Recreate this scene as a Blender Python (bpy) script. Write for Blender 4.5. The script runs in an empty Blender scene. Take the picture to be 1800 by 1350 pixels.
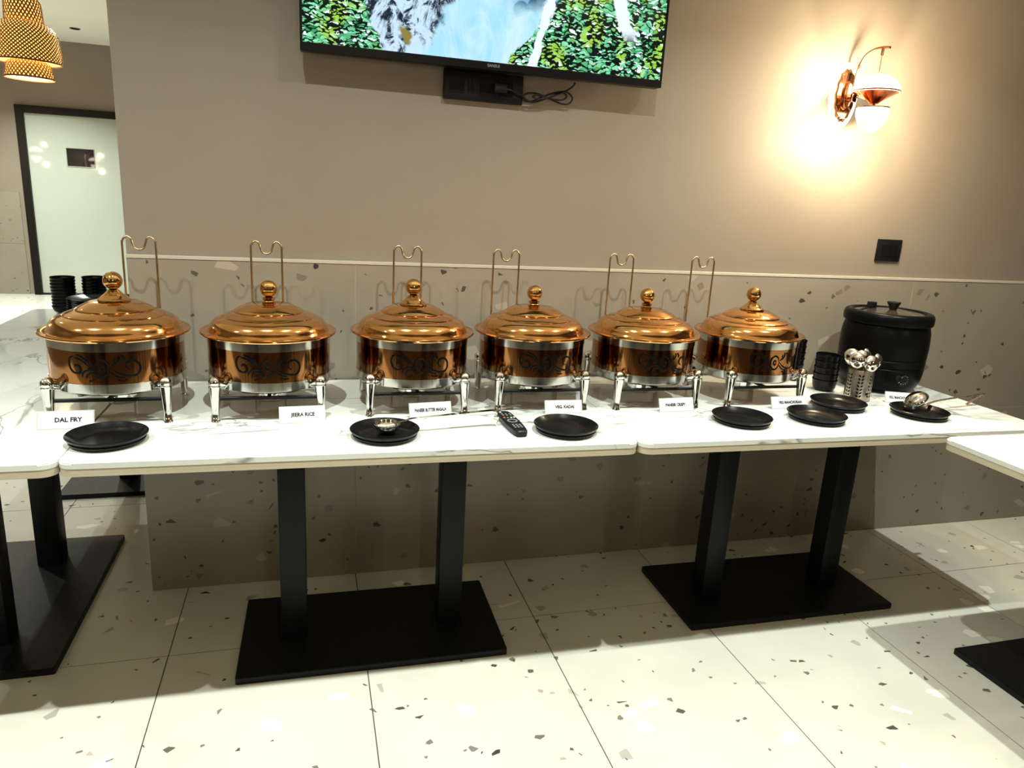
import bpy, bmesh, math, random
from mathutils import Vector, Matrix
random.seed(7)
PI = math.pi
S = bpy.context.scene
COL = S.collection

# ------------------------------------------------------------------ camera
F_PX, YAW, PITCH, ROLL = 1255.86, 0.28395, 0.25481, 0.05713
CAM = Vector((0.4435, -2.5585, 1.4496))
fw = Vector((math.sin(YAW), math.cos(YAW), 0)); rt = Vector((math.cos(YAW), -math.sin(YAW), 0)); up = Vector((0, 0, 1))
f2 = fw*math.cos(PITCH) - up*math.sin(PITCH); u2 = up*math.cos(PITCH) + fw*math.sin(PITCH)
r3 = rt*math.cos(ROLL) + u2*math.sin(ROLL); u3 = -rt*math.sin(ROLL) + u2*math.cos(ROLL)
cd = bpy.data.cameras.new('camera'); cd.sensor_width = 36; cd.lens = F_PX*36/1800; cd.clip_start = .05
cam = bpy.data.objects.new('camera', cd); COL.objects.link(cam)
cam.matrix_world = Matrix(((r3.x, u3.x, -f2.x, CAM.x), (r3.y, u3.y, -f2.y, CAM.y), (r3.z, u3.z, -f2.z, CAM.z), (0, 0, 0, 1)))
S.camera = cam

# ------------------------------------------------------------------ world, exposure
w = bpy.data.worlds.new('world'); S.world = w; w.use_nodes = True
w.node_tree.nodes['Background'].inputs[0].default_value = (.9, .85, .78, 1)
w.node_tree.nodes['Background'].inputs[1].default_value = .05
S.view_settings.view_transform = 'Standard'; S.view_settings.look = 'None'
S.view_settings.gamma = 1; S.view_settings.use_curve_mapping = False
S.view_settings.exposure = 0.0
S.cycles.use_denoising = True
S.cycles.max_bounces = 5; S.cycles.diffuse_bounces = 2; S.cycles.glossy_bounces = 3
S.cycles.use_adaptive_sampling = True; S.cycles.adaptive_threshold = .03
S.cycles.sample_clamp_indirect = 6
S.cycles.blur_glossy = .3

# ------------------------------------------------------------------ ceiling downlights (the buffet row, plus unseen ones added to brighten the back)
CEIL = 2.88
LIGHT_ROWS = [(-1.22, (-2.1, -.9, .25, 1.27), 25), (-1.22, (2.46,), 29), (1.9, (-2.2,), 30), (4.0, (-2.2, -.9), 48), (6.0, (-2.5,), 85)]
for ly, xs, pw in LIGHT_ROWS:
    for lx in xs:
        ld = bpy.data.lights.new('downlight_lamp', 'AREA'); ld.shape = 'DISK'; ld.size = .032
        ld.energy = pw; ld.color = (.92, 1, .93); ld.spread = math.radians(120)
        lo = bpy.data.objects.new('downlight_lamp', ld); COL.objects.link(lo); lo.location = (lx, ly, CEIL - .012)

# ------------------------------------------------------------------ material helpers
MATS = {}
def mat(name, col=(.8, .8, .8), rough=.5, metal=0, emit=None, estr=1, spec=.5, coat=0):
    m = bpy.data.materials.new(name); m.use_nodes = True
    b = m.node_tree.nodes['Principled BSDF']
    b.inputs['Base Color'].default_value = (*col, 1); b.inputs['Roughness'].default_value = rough
    b.inputs['Metallic'].default_value = metal; b.inputs['Specular IOR Level'].default_value = spec
    b.inputs['Coat Weight'].default_value = coat
    if emit:
        b.inputs['Emission Color'].default_value = (*emit, 1); b.inputs['Emission Strength'].default_value = estr
    MATS[name] = m
    return m
class NT:
    def __init__(s, m): s.t = m.node_tree; s.b = s.t.nodes.get('Principled BSDF')
    def n(s, typ, **kw):
        nd = s.t.nodes.new(typ)
        for k, v in kw.items(): setattr(nd, k, v)
        return nd
    def l(s, a, b): s.t.links.new(a, b)
    def setin(s, sock, v):
        if hasattr(v, 'is_linked') or hasattr(v, 'links'): s.l(v, sock)
        else: sock.default_value = v
    def math(s, op, a, b=None, c=None, clamp=False):
        nd = s.n('ShaderNodeMath', operation=op, use_clamp=clamp)
        s.setin(nd.inputs[0], a)
        if b is not None: s.setin(nd.inputs[1], b)
        if c is not None: s.setin(nd.inputs[2], c)
        return nd.outputs[0]
    def mix(s, f, a, b):
        nd = s.n('ShaderNodeMix', data_type='RGBA'); s.setin(nd.inputs[0], f)
        for i, v in ((6, a), (7, b)):
            if isinstance(v, tuple): nd.inputs[i].default_value = (*v[:3], 1)
            else: s.l(v, nd.inputs[i])
        return nd.outputs[2]
    def sstep(s, x, a, b):
        nd = s.n('ShaderNodeMapRange', interpolation_type='SMOOTHSTEP', clamp=True)
        s.setin(nd.inputs[0], x); nd.inputs[1].default_value = a; nd.inputs[2].default_value = b
        return nd.outputs[0]
    def noise(s, vec, scale, detail=2, rough=.5, dist=0):
        nd = s.n('ShaderNodeTexNoise'); s.l(vec, nd.inputs['Vector'])
        nd.inputs['Scale'].default_value = scale; nd.inputs['Detail'].default_value = detail
        nd.inputs['Roughness'].default_value = rough; nd.inputs['Distortion'].default_value = dist
        return nd.outputs['Fac']
    def pos(s): return s.n('ShaderNodeNewGeometry').outputs['Position']
    def obj(s): return s.n('ShaderNodeTexCoord').outputs['Object']
    def mapping(s, v, loc=(0, 0, 0), rot=(0, 0, 0), sc=(1, 1, 1)):
        nd = s.n('ShaderNodeMapping'); s.l(v, nd.inputs[0])
        nd.inputs[1].default_value = loc; nd.inputs[2].default_value = rot; nd.inputs[3].default_value = sc
        return nd.outputs[0]
    def swap_xz(s, v):     # wall coordinates (x, z) into a 2D plane
        sp = s.n('ShaderNodeSeparateXYZ'); s.l(v, sp.inputs[0]); c = s.n('ShaderNodeCombineXYZ')
        s.l(sp.outputs[0], c.inputs[0]); s.l(sp.outputs[2], c.inputs[1]); return c.outputs[0]

def terrazzo(name, base, wall=False, rough=.25, seed=0.0):
    """Large-format terrazzo print: sparse angular chips cut out of Voronoi cells."""
    m = mat(name, base, rough); k = NT(m)
    v = k.pos()
    if wall: v = k.swap_xz(v)
    cloud = k.noise(v, 2.2, 3)
    col = k.mix(k.sstep(cloud, .35, .7), base, tuple(c*.9 for c in base))
    layers = [(15, .020, tuple(min(c*1.45, .85) for c in base), .85, .4, (1, 1.25, 1)), (27, .012, tuple(c*.38 for c in base), .65, 1.3, (1, 1, 1)),
              (38, .010, (.022, .017, .014), .96, 2.1, (1, 1.3, 1)), (80, .006, (.03, .025, .02), .95, .8, (1, 1, 1)), (60, .002, (.30, .17, .09), .65, .2, (1, 1, 1))]
    for i, (sc, frac, cc, op, rot, scl) in enumerate(layers):
        mv = k.mapping(v, (3.7*i + seed, 1.9*i + seed, 0), (0, 0, rot), (sc*scl[0], sc*scl[1], sc))
        vo = k.n('ShaderNodeTexVoronoi', voronoi_dimensions='2D', feature='F1'); k.l(mv, vo.inputs['Vector']); vo.inputs['Scale'].default_value = 1
        ve = k.n('ShaderNodeTexVoronoi', voronoi_dimensions='2D', feature='DISTANCE_TO_EDGE'); k.l(mv, ve.inputs['Vector']); ve.inputs['Scale'].default_value = 1
        sp = k.n('ShaderNodeSeparateColor'); k.l(vo.outputs['Color'], sp.inputs[0])
        sel = k.math('LESS_THAN', sp.outputs[0], frac)
        shape = k.sstep(ve.outputs['Distance'], .13, .17)
        f = k.math('MULTIPLY', k.math('MULTIPLY', sel, shape), k.math('MULTIPLY_ADD', sp.outputs[1], op*.3, op*.7))
        col = k.mix(f, col, cc)
    k.l(col, k.b.inputs['Base Color'])
    return m

def marble(name):
    m = mat(name, (.66, .67, .63), .07, spec=.5); k = NT(m)
    v = k.obj()
    warp = k.noise(v, 1.6, 4, .6)
    def vein(scale, rot, wd, msk, seed):
        mv = k.mapping(v, (seed, seed*.7, 0), (0, 0, rot), (scale, scale*2.6, scale))
        nz = k.noise(mv, 1.0, 5, .55, .6)
        d = k.math('ABSOLUTE', k.math('SUBTRACT', nz, .5))
        line = k.math('SUBTRACT', 1.0, k.sstep(d, 0.0, wd))
        mk = k.sstep(k.noise(k.mapping(v, (seed*2, 3, 0)), msk, 2), .47, .60)
        return k.math('MULTIPLY', line, mk)
    a = vein(.9, .55, .018, 1.7, 1.3); b = vein(1.7, .8, .014, 2.6, 4.1); c = vein(.6, -.5, .03, 1.2, 7.7)
    col = k.mix(k.sstep(warp, .45, .8), (.66, .67, .63), (.60, .61, .57))
    col = k.mix(k.math('MULTIPLY', a, .9), col, (.13, .14, .125))
    col = k.mix(k.math('MULTIPLY', b, .8), col, (.17, .18, .16))
    col = k.mix(k.math('MULTIPLY', c, .5), col, (.30, .31, .285))
    k.l(col, k.b.inputs['Base Color'])
    return m

def streaky_metal(name, col, rough, spread, scale=(40, 40, 3)):
    m = mat(name, col, rough, 1); k = NT(m); v = k.obj()
    nz = k.noise(k.mapping(v, sc=scale), 1, 3)
    k.l(k.math('MULTIPLY_ADD', nz, spread, rough - spread*.5), k.b.inputs['Roughness'])
    n2 = k.noise(v, 9, 3)
    k.l(k.mix(k.sstep(n2, .4, .75), col, tuple(c*.82 for c in col)), k.b.inputs['Base Color'])
    return m

M_wall = mat('painted_wall', (.225, .187, .147), .55); k = NT(M_wall)
k.l(k.mix(k.sstep(k.noise(k.pos(), 1.4, 3), .35, .7), (.225, .187, .147), (.208, .170, .132)), k.b.inputs['Base Color'])
M_ceil = mat('ceiling_paint', (.80, .78, .70), .7); k = NT(M_ceil)
k.l(k.mix(k.noise(k.pos(), 1.2, 2), (.80, .78, .70), (.76, .74, .66)), k.b.inputs['Base Color'])
M_floor = terrazzo('terrazzo_floor_tile', (.57, .55, .475), rough=.22)
M_wtile = terrazzo('terrazzo_wall_tile', (.248, .216, .170), wall=True, rough=.30, seed=11.3)
M_grout = mat('dark_grout', (.06, .055, .045), .8); k = NT(M_grout)
k.l(k.mix(k.noise(k.pos(), 30, 2), (.05, .045, .04), (.09, .08, .065)), k.b.inputs['Base Color'])
M_wgrout = mat('pale_grout', (.29, .265, .22), .7)
M_darkwall = mat('dark_wood_panel', (.075, .05, .035), .4); k = NT(M_darkwall)
k.l(k.mix(k.noise(k.mapping(k.pos(), sc=(14, 14, 1.2)), 1, 3), (.09, .06, .04), (.05, .033, .023)), k.b.inputs['Base Color'])
M_trim = mat('pale_trim', (.44, .40, .33), .3, spec=.5)
M_marble = marble('white_marble_top')
M_edge = mat('table_edge_band', (.50, .44, .31), .45); k = NT(M_edge)
k.l(k.mix(k.noise(k.mapping(k.obj(), sc=(3, 3, 160)), 1, 2), (.56, .50, .37), (.40, .34, .23)), k.b.inputs['Base Color'])
M_blackmetal = mat('black_powder_coat', (.005, .0055, .007), .45, spec=.2); k = NT(M_blackmetal)
k.l(k.math('MULTIPLY_ADD', k.noise(k.obj(), 60, 2), .15, .36), k.b.inputs['Roughness'])
M_copper = streaky_metal('copper_lid_metal', (.76, .385, .13), .11, .05, (6, 6, 6))
M_copper2 = streaky_metal('copper_band_metal', (.36, .155, .052), .09, .06)
M_gold = streaky_metal('gold_knob_metal', (.72, .40, .13), .07, .03)
M_silver = streaky_metal('steel_band', (.66, .66, .62), .14, .10)
M_chrome = streaky_metal('polished_steel', (.80, .79, .74), .07, .04)
M_brush = streaky_metal('brushed_steel', (.55, .50, .42), .28, .12, (90, 90, 2))
M_wire = streaky_metal('brass_wire', (.56, .44, .27), .25, .06)
M_cut = mat('scroll_cutout_black', (.004, .0035, .003), .35, spec=.12); k = NT(M_cut)
k.l(k.math('MULTIPLY_ADD', k.noise(k.obj(), 80, 2), .2, .15), k.b.inputs['Roughness'])
M_blackplate = mat('black_glazed_melamine', (.004, .0037, .004), .22, spec=.16); k = NT(M_blackplate)
k.l(k.math('MULTIPLY_ADD', k.noise(k.obj(), 40, 2), .12, .16), k.b.inputs['Roughness'])
M_blackplast = mat('black_plastic', (.006, .006, .007), .35, spec=.2); k = NT(M_blackplast)
k.l(k.math('MULTIPLY_ADD', k.noise(k.obj(), 70, 2), .15, .28), k.b.inputs['Roughness'])
M_kettle = mat('black_kettle_enamel', (.003, .003, .003), .33, spec=.07); k = NT(M_kettle)
k.l(k.math('MULTIPLY_ADD', k.noise(k.obj(), 25, 2), .12, .24), k.b.inputs['Roughness'])
M_paper = mat('white_card', (.82, .83, .84), .25)
M_acry = mat('clear_acrylic_edge', (.50, .50, .48), .08, spec=.7)
M_ink = mat('black_ink', (.01, .01, .012), .5)
M_door = mat('white_lacquer', (.40, .425, .37), .05, spec=.5); k = NT(M_door)
k.l(k.mix(k.noise(k.obj(), 1.5, 2), (.40, .425, .37), (.375, .40, .345)), k.b.inputs['Base Color'])
M_frame = mat('black_door_frame', (.008, .006, .005), .4, spec=.15)
M_glassblack = mat('black_glass', (.006, .006, .008), .03)
M_screenbezel = mat('black_tv_plastic', (.005, .005, .006), .3, spec=.15)
M_rose = streaky_metal('rose_gold_metal', (.80, .40, .20), .14, .05)
M_opal = mat('lit_opal_glass', (.95, .92, .86), .3, emit=(1, .86, .64), estr=12.0)
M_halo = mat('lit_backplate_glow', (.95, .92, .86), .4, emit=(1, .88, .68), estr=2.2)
M_bamboo = mat('woven_bamboo', (.42, .20, .06), .5); k = NT(M_bamboo)
k.l(k.mix(k.noise(k.obj(), 30, 2), (.26, .10, .025), (.15, .05, .012)), k.b.inputs['Base Color'])
M_liner = mat('lit_lamp_liner', (.9, .7, .4), .6, emit=(1, .50, .11), estr=2.0)
M_bulb = mat('lit_bulb', (1, .9, .7), .4, emit=(1, .8, .5), estr=14)
M_red = mat('red_button', (.7, .08, .10), .4); M_green = mat('green_button', (.08, .35, .12), .4)
M_yell = mat('pale_yellow_button', (.75, .7, .35), .4); M_white = mat('white_button', (.8, .8, .8), .4); M_grey = mat('grey_button', (.18, .18, .19), .4)
M_darkhole = mat('dark_recess', (.01, .01, .01), .8)

def screen_material():
    m = mat('waterfall_screen', (0, 0, 0), .12); k = NT(m)
    v = k.obj(); sp = k.n('ShaderNodeSeparateXYZ'); k.l(v, sp.inputs[0])
    X, Z = sp.outputs[0], sp.outputs[2]          # metres from the lower left corner of the screen
    c2 = k.n('ShaderNodeCombineXYZ'); k.l(X, c2.inputs[0]); k.l(Z, c2.inputs[1]); p = c2.outputs[0]
    wob = k.math('MULTIPLY', k.math('SUBTRACT', k.noise(p, 9, 4, .65), .5), .16)
    wob2 = k.math('MULTIPLY', k.math('SUBTRACT', k.noise(k.mapping(p, (5, 2, 0)), 14, 4, .65), .5), .09)
    # water: pale turquoise with soft folds
    wn = k.noise(k.mapping(p, sc=(5, 2.2, 1)), 1.6, 4, .6, 1.2)
    water = k.mix(k.sstep(wn, .35, .72), (.30, .70, .92), (.62, .86, .98))
    deep = k.math('MULTIPLY', k.sstep(k.math('ADD', Z, wob2), .14, .24), k.sstep(X, .60, .70))
    water = k.mix(k.math('MULTIPLY', deep, .85), water, (.03, .30, .62))
    # white cascade with dark rocks on the left half
    cn = k.noise(k.mapping(p, sc=(16, 11, 1)), 1, 5, .7, 1.5)
    casc = k.mix(k.sstep(cn, .42, .54), (.01, .02, .04), (.58, .78, .95))
    casc = k.mix(k.sstep(k.noise(k.mapping(p, (2, 9, 0)), 12, 4), .60, .68), casc, (.26, .22, .06))
    edge_c = k.math('ADD', k.math('MULTIPLY_ADD', Z, 0.62, .36), wob)
    col = k.mix(k.sstep(k.math('SUBTRACT', X, edge_c), -.015, .015), casc, water)
    # boulders in the pool
    bv = k.n('ShaderNodeTexVoronoi', voronoi_dimensions='2D'); k.l(k.mapping(p, (1.3, .4, 0)), bv.inputs[0]); bv.inputs['Scale'].default_value = 13
    rocks = k.math('MULTIPLY', k.sstep(k.math('ADD', bv.outputs['Distance'], wob2), .42, .34), deep)
    col = k.mix(rocks, col, (.01, .012, .02))
    # foliage
    wv = k.n('ShaderNodeTexNoise'); k.l(p, wv.inputs['Vector']); wv.inputs['Scale'].default_value = 26; wv.inputs['Detail'].default_value = 3
    va = k.n('ShaderNodeVectorMath', operation='SUBTRACT'); k.l(wv.outputs['Color'], va.inputs[0]); va.inputs[1].default_value = (.5, .5, .5)
    vb = k.n('ShaderNodeVectorMath', operation='SCALE'); k.l(va.outputs[0], vb.inputs[0]); vb.inputs['Scale'].default_value = .045
    vc = k.n('ShaderNodeVectorMath', operation='ADD'); k.l(vb.outputs[0], vc.inputs[0]); k.l(p, vc.inputs[1]); pw = vc.outputs[0]
    def leaves(seed, scale):
        q = k.mapping(pw, (seed, seed*.3, 0), (0, 0, .5), (scale*.8, scale*2.1, 1))
        lv = k.n('ShaderNodeTexVoronoi', voronoi_dimensions='2D'); k.l(q, lv.inputs[0]); lv.inputs['Scale'].default_value = 1
        s2 = k.n('ShaderNodeSeparateColor'); k.l(lv.outputs['Color'], s2.inputs[0])
        tone = k.mix(s2.outputs[0], (.02, .30, .08), (.30, .90, .55))
        big = k.sstep(k.noise(k.mapping(p, (seed*2, 1, 0)), 11, 3), .46, .60)
        tone = k.mix(k.math('MULTIPLY', big, .8), tone, (.42, .70, .04))
        tone = k.mix(k.sstep(s2.outputs[1], .80, .86), tone, (.80, 1, .92))
        gap = k.math('ADD', lv.outputs['Distance'], k.math('MULTIPLY', k.math('SUBTRACT', k.noise(k.mapping(p, (seed, 4, 0)), 22, 4, .7), .5), 1.5))
        return k.mix(k.sstep(gap, .34, .50), tone, (.003, .010, .007))
    leafA = leaves(1.7, 70); leafB = leaves(8.1, 60)
    edge_l = k.math('ADD', k.math('MULTIPLY_ADD', Z, -.45, .25), wob)
    col = k.mix(k.sstep(k.math('SUBTRACT', X, edge_l), .006, -.006), col, leafA)
    edge_r = k.math('ADD', k.math('MULTIPLY_ADD', Z, .75, .655), wob2)
    col = k.mix(k.sstep(k.math('SUBTRACT', X, edge_r), -.004, .004), col, leafB)
    # thin cascades through the foliage
    for x0, sl, wd, seed in ((.735, .28, .016, 3.0), (1.13, -.42, .028, 6.0)):
        d = k.math('ABSOLUTE', k.math('SUBTRACT', X, k.math('ADD', k.math('MULTIPLY_ADD', Z, sl, x0), k.math('MULTIPLY', wob2, .6))))
        okz = k.sstep(Z, .02, .05) if x0 > 1 else 1.0
        s_ = k.sstep(d, wd, wd*.7)
        if x0 > 1: s_ = k.math('MULTIPLY', s_, k.sstep(Z, .10, .15))
        col = k.mix(s_, col, (.82, .90, 1.0))
    k.l(col, k.b.inputs['Emission Color']); k.b.inputs['Emission Strength'].default_value = 1.1
    return m
M_screen = screen_material()

# ------------------------------------------------------------------ mesh helpers
def finish(me, smooth=None):
    if smooth is not None:
        for p in me.polygons: p.use_smooth = True
        if smooth < 180:
            try: me.set_sharp_from_angle(angle=math.radians(smooth))
            except Exception: pass
    return me
def mesh_py(name, verts, faces, smooth=None):
    me = bpy.data.meshes.new(name); me.from_pydata(verts, [], faces); me.update()
    bm = bmesh.new(); bm.from_mesh(me); bmesh.ops.recalc_face_normals(bm, faces=bm.faces); bm.to_mesh(me); bm.free()
    return finish(me, smooth)
def box_mesh(name, x0, x1, y0, y1, z0, z1, bevel=0, seg=2):
    bm = bmesh.new(); bmesh.ops.create_cube(bm, size=1)
    bmesh.ops.scale(bm, vec=(x1-x0, y1-y0, z1-z0), verts=bm.verts)
    bmesh.ops.translate(bm, vec=((x0+x1)/2, (y0+y1)/2, (z0+z1)/2), verts=bm.verts)
    if bevel: bmesh.ops.bevel(bm, geom=bm.edges[:], offset=bevel, segments=seg, affect='EDGES', profile=.5)
    me = bpy.data.meshes.new(name); bm.to_mesh(me); bm.free()
    return finish(me, 35 if bevel else None)
def lathe(name, prof, seg=64, smooth=38, cx=0, cy=0):
    vs, fs = [], []; rings = []
    for r, z in prof:
        if r < 1e-6: rings.append([len(vs)]); vs.append((cx, cy, z))
        else:
            rings.append(list(range(len(vs), len(vs)+seg)))
            vs += [(cx+r*math.cos(2*PI*i/seg), cy+r*math.sin(2*PI*i/seg), z) for i in range(seg)]
    for a, b in zip(rings, rings[1:]):
        for i in range(seg):
            j = (i+1) % seg
            if len(a) == 1 and len(b) == 1: continue
            if len(a) == 1: fs.append((a[0], b[i], b[j]))
            elif len(b) == 1: fs.append((a[i], a[j], b[0]))
            else: fs.append((a[i], a[j], b[j], b[i]))
    return mesh_py(name, vs, fs, smooth)
def smooth_prof(pts, n=4):
    """Catmull-Rom through profile points."""
    out = []
    P = [pts[0]] + list(pts) + [pts[-1]]
    for i in range(1, len(P)-2):
        p0, p1, p2, p3 = P[i-1:i+3]
        for s in range(n):
            t = s/n
            out.append(tuple(.5*((2*p1[c]) + (-p0[c]+p2[c])*t + (2*p0[c]-5*p1[c]+4*p2[c]-p3[c])*t*t + (-p0[c]+3*p1[c]-3*p2[c]+p3[c])*t**3) for c in range(len(p1))))
    out.append(tuple(pts[-1])); return out
def tube_data(pts, r, seg=8, closed=False, flat=None, cap=True):
    pts = [Vector(p) for p in pts]; n = len(pts); vs, fs = [], []
    radii = r if isinstance(r, (list, tuple)) else [r]*n
    prev = None
    for i, p in enumerate(pts):
        if closed: t = pts[(i+1) % n] - pts[i-1]
        else: t = pts[min(i+1, n-1)] - pts[max(i-1, 0)]
        t.normalize()
        if prev is None:
            a = Vector((0, 0, 1)) if abs(t.z) < .9 else Vector((0, 1, 0))
            u = t.cross(a).normalized()
        else:
            u = prev - t*prev.dot(t)
            if u.length < 1e-6: u = t.orthogonal()
            u.normalize()
        prev = u; v = t.cross(u)
        for k_ in range(seg):
            an = 2*PI*k_/seg
            vs.append(p + u*math.cos(an)*radii[i]*(flat[0] if flat else 1) + v*math.sin(an)*radii[i]*(flat[1] if flat else 1))
    m = n if closed else n-1
    for i in range(m):
        a, b = i*seg, ((i+1) % n)*seg
        for k_ in range(seg):
            q = (k_+1) % seg; fs.append((a+k_, a+q, b+q, b+k_))
    if cap and not closed:
        fs.append(tuple(range(seg))); fs.append(tuple((n-1)*seg+i for i in range(seg)))
    return [tuple(x) for x in vs], fs
def tube(name, pts, r, seg=8, closed=False, flat=None, smooth=50):
    vs, fs = tube_data(pts, r, seg, closed, flat); return mesh_py(name, vs, fs, smooth)
def joined(name, datas, smooth=50):
    vs, fs = [], []
    for v, f in datas:
        o = len(vs); vs += v; fs += [tuple(i+o for i in q) for q in f]
    return mesh_py(name, vs, fs, smooth)
def md(me):
    return [tuple(v.co) for v in me.vertices], [tuple(p.vertices) for p in me.polygons]
def xform(data, M):
    return [tuple(M @ Vector(v)) for v in data[0]], data[1]
def rounded_prism(name, x0, x1, y0, y1, z0, z1, r, seg=6, bev=0):
    pts = []
    for cx, cy, a0 in ((x1-r, y1-r, 0), (x0+r, y1-r, 90), (x0+r, y0+r, 180), (x1-r, y0+r, 270)):
        for i in range(seg+1):
            a = math.radians(a0+90*i/seg); pts.append((cx+r*math.cos(a), cy+r*math.sin(a)))
    bm = bmesh.new()
    vb = [bm.verts.new((x, y, z0)) for x, y in pts]; vt = [bm.verts.new((x, y, z1)) for x, y in pts]
    bm.faces.new(vt); bm.faces.new(vb[::-1]); n = len(pts)
    for i in range(n): bm.faces.new((vb[i], vb[(i+1) % n], vt[(i+1) % n], vt[i]))
    if bev:
        ed = [e for e in bm.edges if abs(e.verts[0].co.z-e.verts[1].co.z) < 1e-6 and e.verts[0].co.z > (z0+z1)/2]
        bmesh.ops.bevel(bm, geom=ed, offset=bev, segments=2, affect='EDGES')
    bmesh.ops.recalc_face_normals(bm, faces=bm.faces)
    me = bpy.data.meshes.new(name); bm.to_mesh(me); bm.free(); return finish(me, 30)
def setmat(me, m):
    me.materials.clear(); me.materials.append(m)
def ob(name, me, m=None, parent=None, loc=None, rot=None, label=None):
    if m is not None and (len(me.materials) == 0): me.materials.append(m)
    o = bpy.data.objects.new(name, me); COL.objects.link(o)
    if parent: o.parent = parent
    if loc: o.location = loc
    if rot: o.rotation_euler = rot
    if label: o['label'] = label
    return o
def tag(o, label, cat, group=None):
    o['label'] = label; o['category'] = cat
    if group: o['group'] = group
    return o
def thing(name, label, cat, loc=(0, 0, 0), rz=0, group=None):
    o = bpy.data.objects.new(name, None); COL.objects.link(o); o.empty_display_size = .05
    o.location = loc; o.rotation_euler = (0, 0, rz)
    return tag(o, label, cat, group)
def struct(o): o['kind'] = 'structure'; return o
def text_mesh(txt, size, depth=.0003, offset=.0, sx=1.0):
    cu = bpy.data.curves.new('lettering', 'FONT'); cu.body = txt; cu.size = size; cu.extrude = depth
    cu.align_x = 'CENTER'; cu.align_y = 'CENTER'; cu.offset = offset; cu.resolution_u = 2
    t = bpy.data.objects.new('lettering', cu); COL.objects.link(t)
    me = bpy.data.meshes.new_from_object(t.evaluated_get(bpy.context.evaluated_depsgraph_get()))
    bpy.data.objects.remove(t); bpy.data.curves.remove(cu)
    if sx != 1:
        for v in me.vertices: v.co.x *= sx
    return me

# ------------------------------------------------------------------ the room
H = .785                        # height of the table tops
X_L, X_R, Y_N, Y_F = -3.3, 4.7, -3.6, 7.3
XC = -.12                       # free end of the buffet wall
fl = struct(ob('floor', box_mesh('floor', X_L-.2, X_R+.2, Y_N-.2, Y_F+.2, -.12, -.0016), M_grout))
tile_me = box_mesh('floor_tile', 0, .5965, 0, 1.1965, -.0015, 0)
for i in range(-9, 8):
    for j in range(-3, 7):
        x, y = .6*i+.00175, -.408+1.2*j+.00175
        if y < Y_N-.8 or y > Y_F-.5 or x < X_L-.5: continue
        if y > 1.3 and x > 0: continue
        ob('floor_tile', tile_me, M_floor, fl, (x, y, 0))
struct(ob('ceiling', box_mesh('ceiling', X_L-.2, X_R+.2, Y_N-.2, Y_F+.2, CEIL, CEIL+.1), M_ceil))
wb = struct(ob('wall_back', box_mesh('wall_back', XC, X_R, .012, .22, 0, CEIL), M_wall))
xs = [XC, .6, 1.8, 3.0, 4.2, X_R]; zs = [0, .6, 1.195]
for a, b in zip(xs, xs[1:]):
    for c, d in zip(zs, zs[1:]):
        ob('wall_tile', box_mesh('wall_tile', a+.001, b-.001, 0, .014, c+.001, d-.001, .0008, 1), M_wtile, wb)
ob('tile_backing', box_mesh('tile_backing', XC+.001, X_R, .0006, .0135, .001, 1.194), M_wgrout, wb)
struct(ob('trim_1', box_mesh('trim_1', XC-.001, X_R, -.002, .0145, 1.195, 1.206, .001, 1), M_trim))
struct(ob('wall_return', box_mesh('wall_return', XC, XC+.2, .222, Y_F, 0, CEIL), M_wall))
wf = struct(ob('wall_far', box_mesh('wall_far', X_L, XC-.001, Y_F+.012, Y_F+.2, 0, CEIL), M_wall))
for a, b in ((X_L, -2.80),):
    for c, d in zip(zs, zs[1:]):
        ob('wall_tile', box_mesh('wall_tile', a+.001, b-.001, Y_F, Y_F+.014, c+.001, d-.001, .0008, 1), M_wtile, wf)
struct(ob('wall_left', box_mesh('wall_left', X_L-.2, X_L-.001, Y_N, Y_F+.2, 0, CEIL), M_wall))
struct(ob('wall_right', box_mesh('wall_right', X_R+.001, X_R+.2, Y_N, .3, 0, CEIL), M_darkwall))
struct(ob('wall_front', box_mesh('wall_front', X_L, X_R, Y_N-.2, Y_N-.001, 0, CEIL), M_darkwall))
# white lacquered door in the far wall
dr = bpy.data.objects.new('door_1', None); COL.objects.link(dr); dr.location = (-2.74, Y_F, 0); struct(dr)
DW, DH = 1.62, 2.10
ob('door_leaf', box_mesh('door_leaf', .08, DW-.02, -.01, .011, .02, DH-.02, .002, 1), M_door, dr)
ob('door_frame', box_mesh('door_jamb', 0, .08, -.05, .011, 0, DH+.06, .003, 1), M_frame, dr)
ob('door_frame', box_mesh('door_jamb', DW-.02, DW+.06, -.05, .011, 0, DH+.06, .003, 1), M_frame, dr)
ob('door_frame', box_mesh('door_head', .081, DW-.021, -.05, .011, DH-.019, DH+.06, .003, 1), M_frame, dr)
ob('door_sill', box_mesh('door_sill', .081, DW-.021, -.03, .011, .0, .019, .002, 1), M_frame, dr)
vp_ = ob('vision_panel', box_mesh('vision_panel', .475, .765, -.013, -.0095, 1.515, 1.725, .001, 1), M_glassblack, dr)
vs_ = [tube_data([(.475, -.013, 1.515), (.765, -.013, 1.515), (.765, -.013, 1.725), (.475, -.013, 1.725)], .006, 4, True)]
ob('panel_bead', joined('panel_bead', vs_, 30), M_trim, vp_)

# ------------------------------------------------------------------ downlight fixtures
def downlight(x, y, lit, label):
    t = thing('ceiling_downlight', label, 'downlight', (x, y, CEIL))
    ob('trim_ring', lathe('trim_ring', [(.034, -.0005), (.034, -.006), (.044, -.007), (.05, -.003), (.05, -.0005)], 32), M_frame if not lit else M_trim, t)
    ob('recess', lathe('recess', [(0, -.0015), (.034, -.0015)], 24), M_darkhole, t)
    return t
downlight(-1.83, 6.39, False, 'small dark recessed downlight in the ceiling beside the woven pendant')

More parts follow.
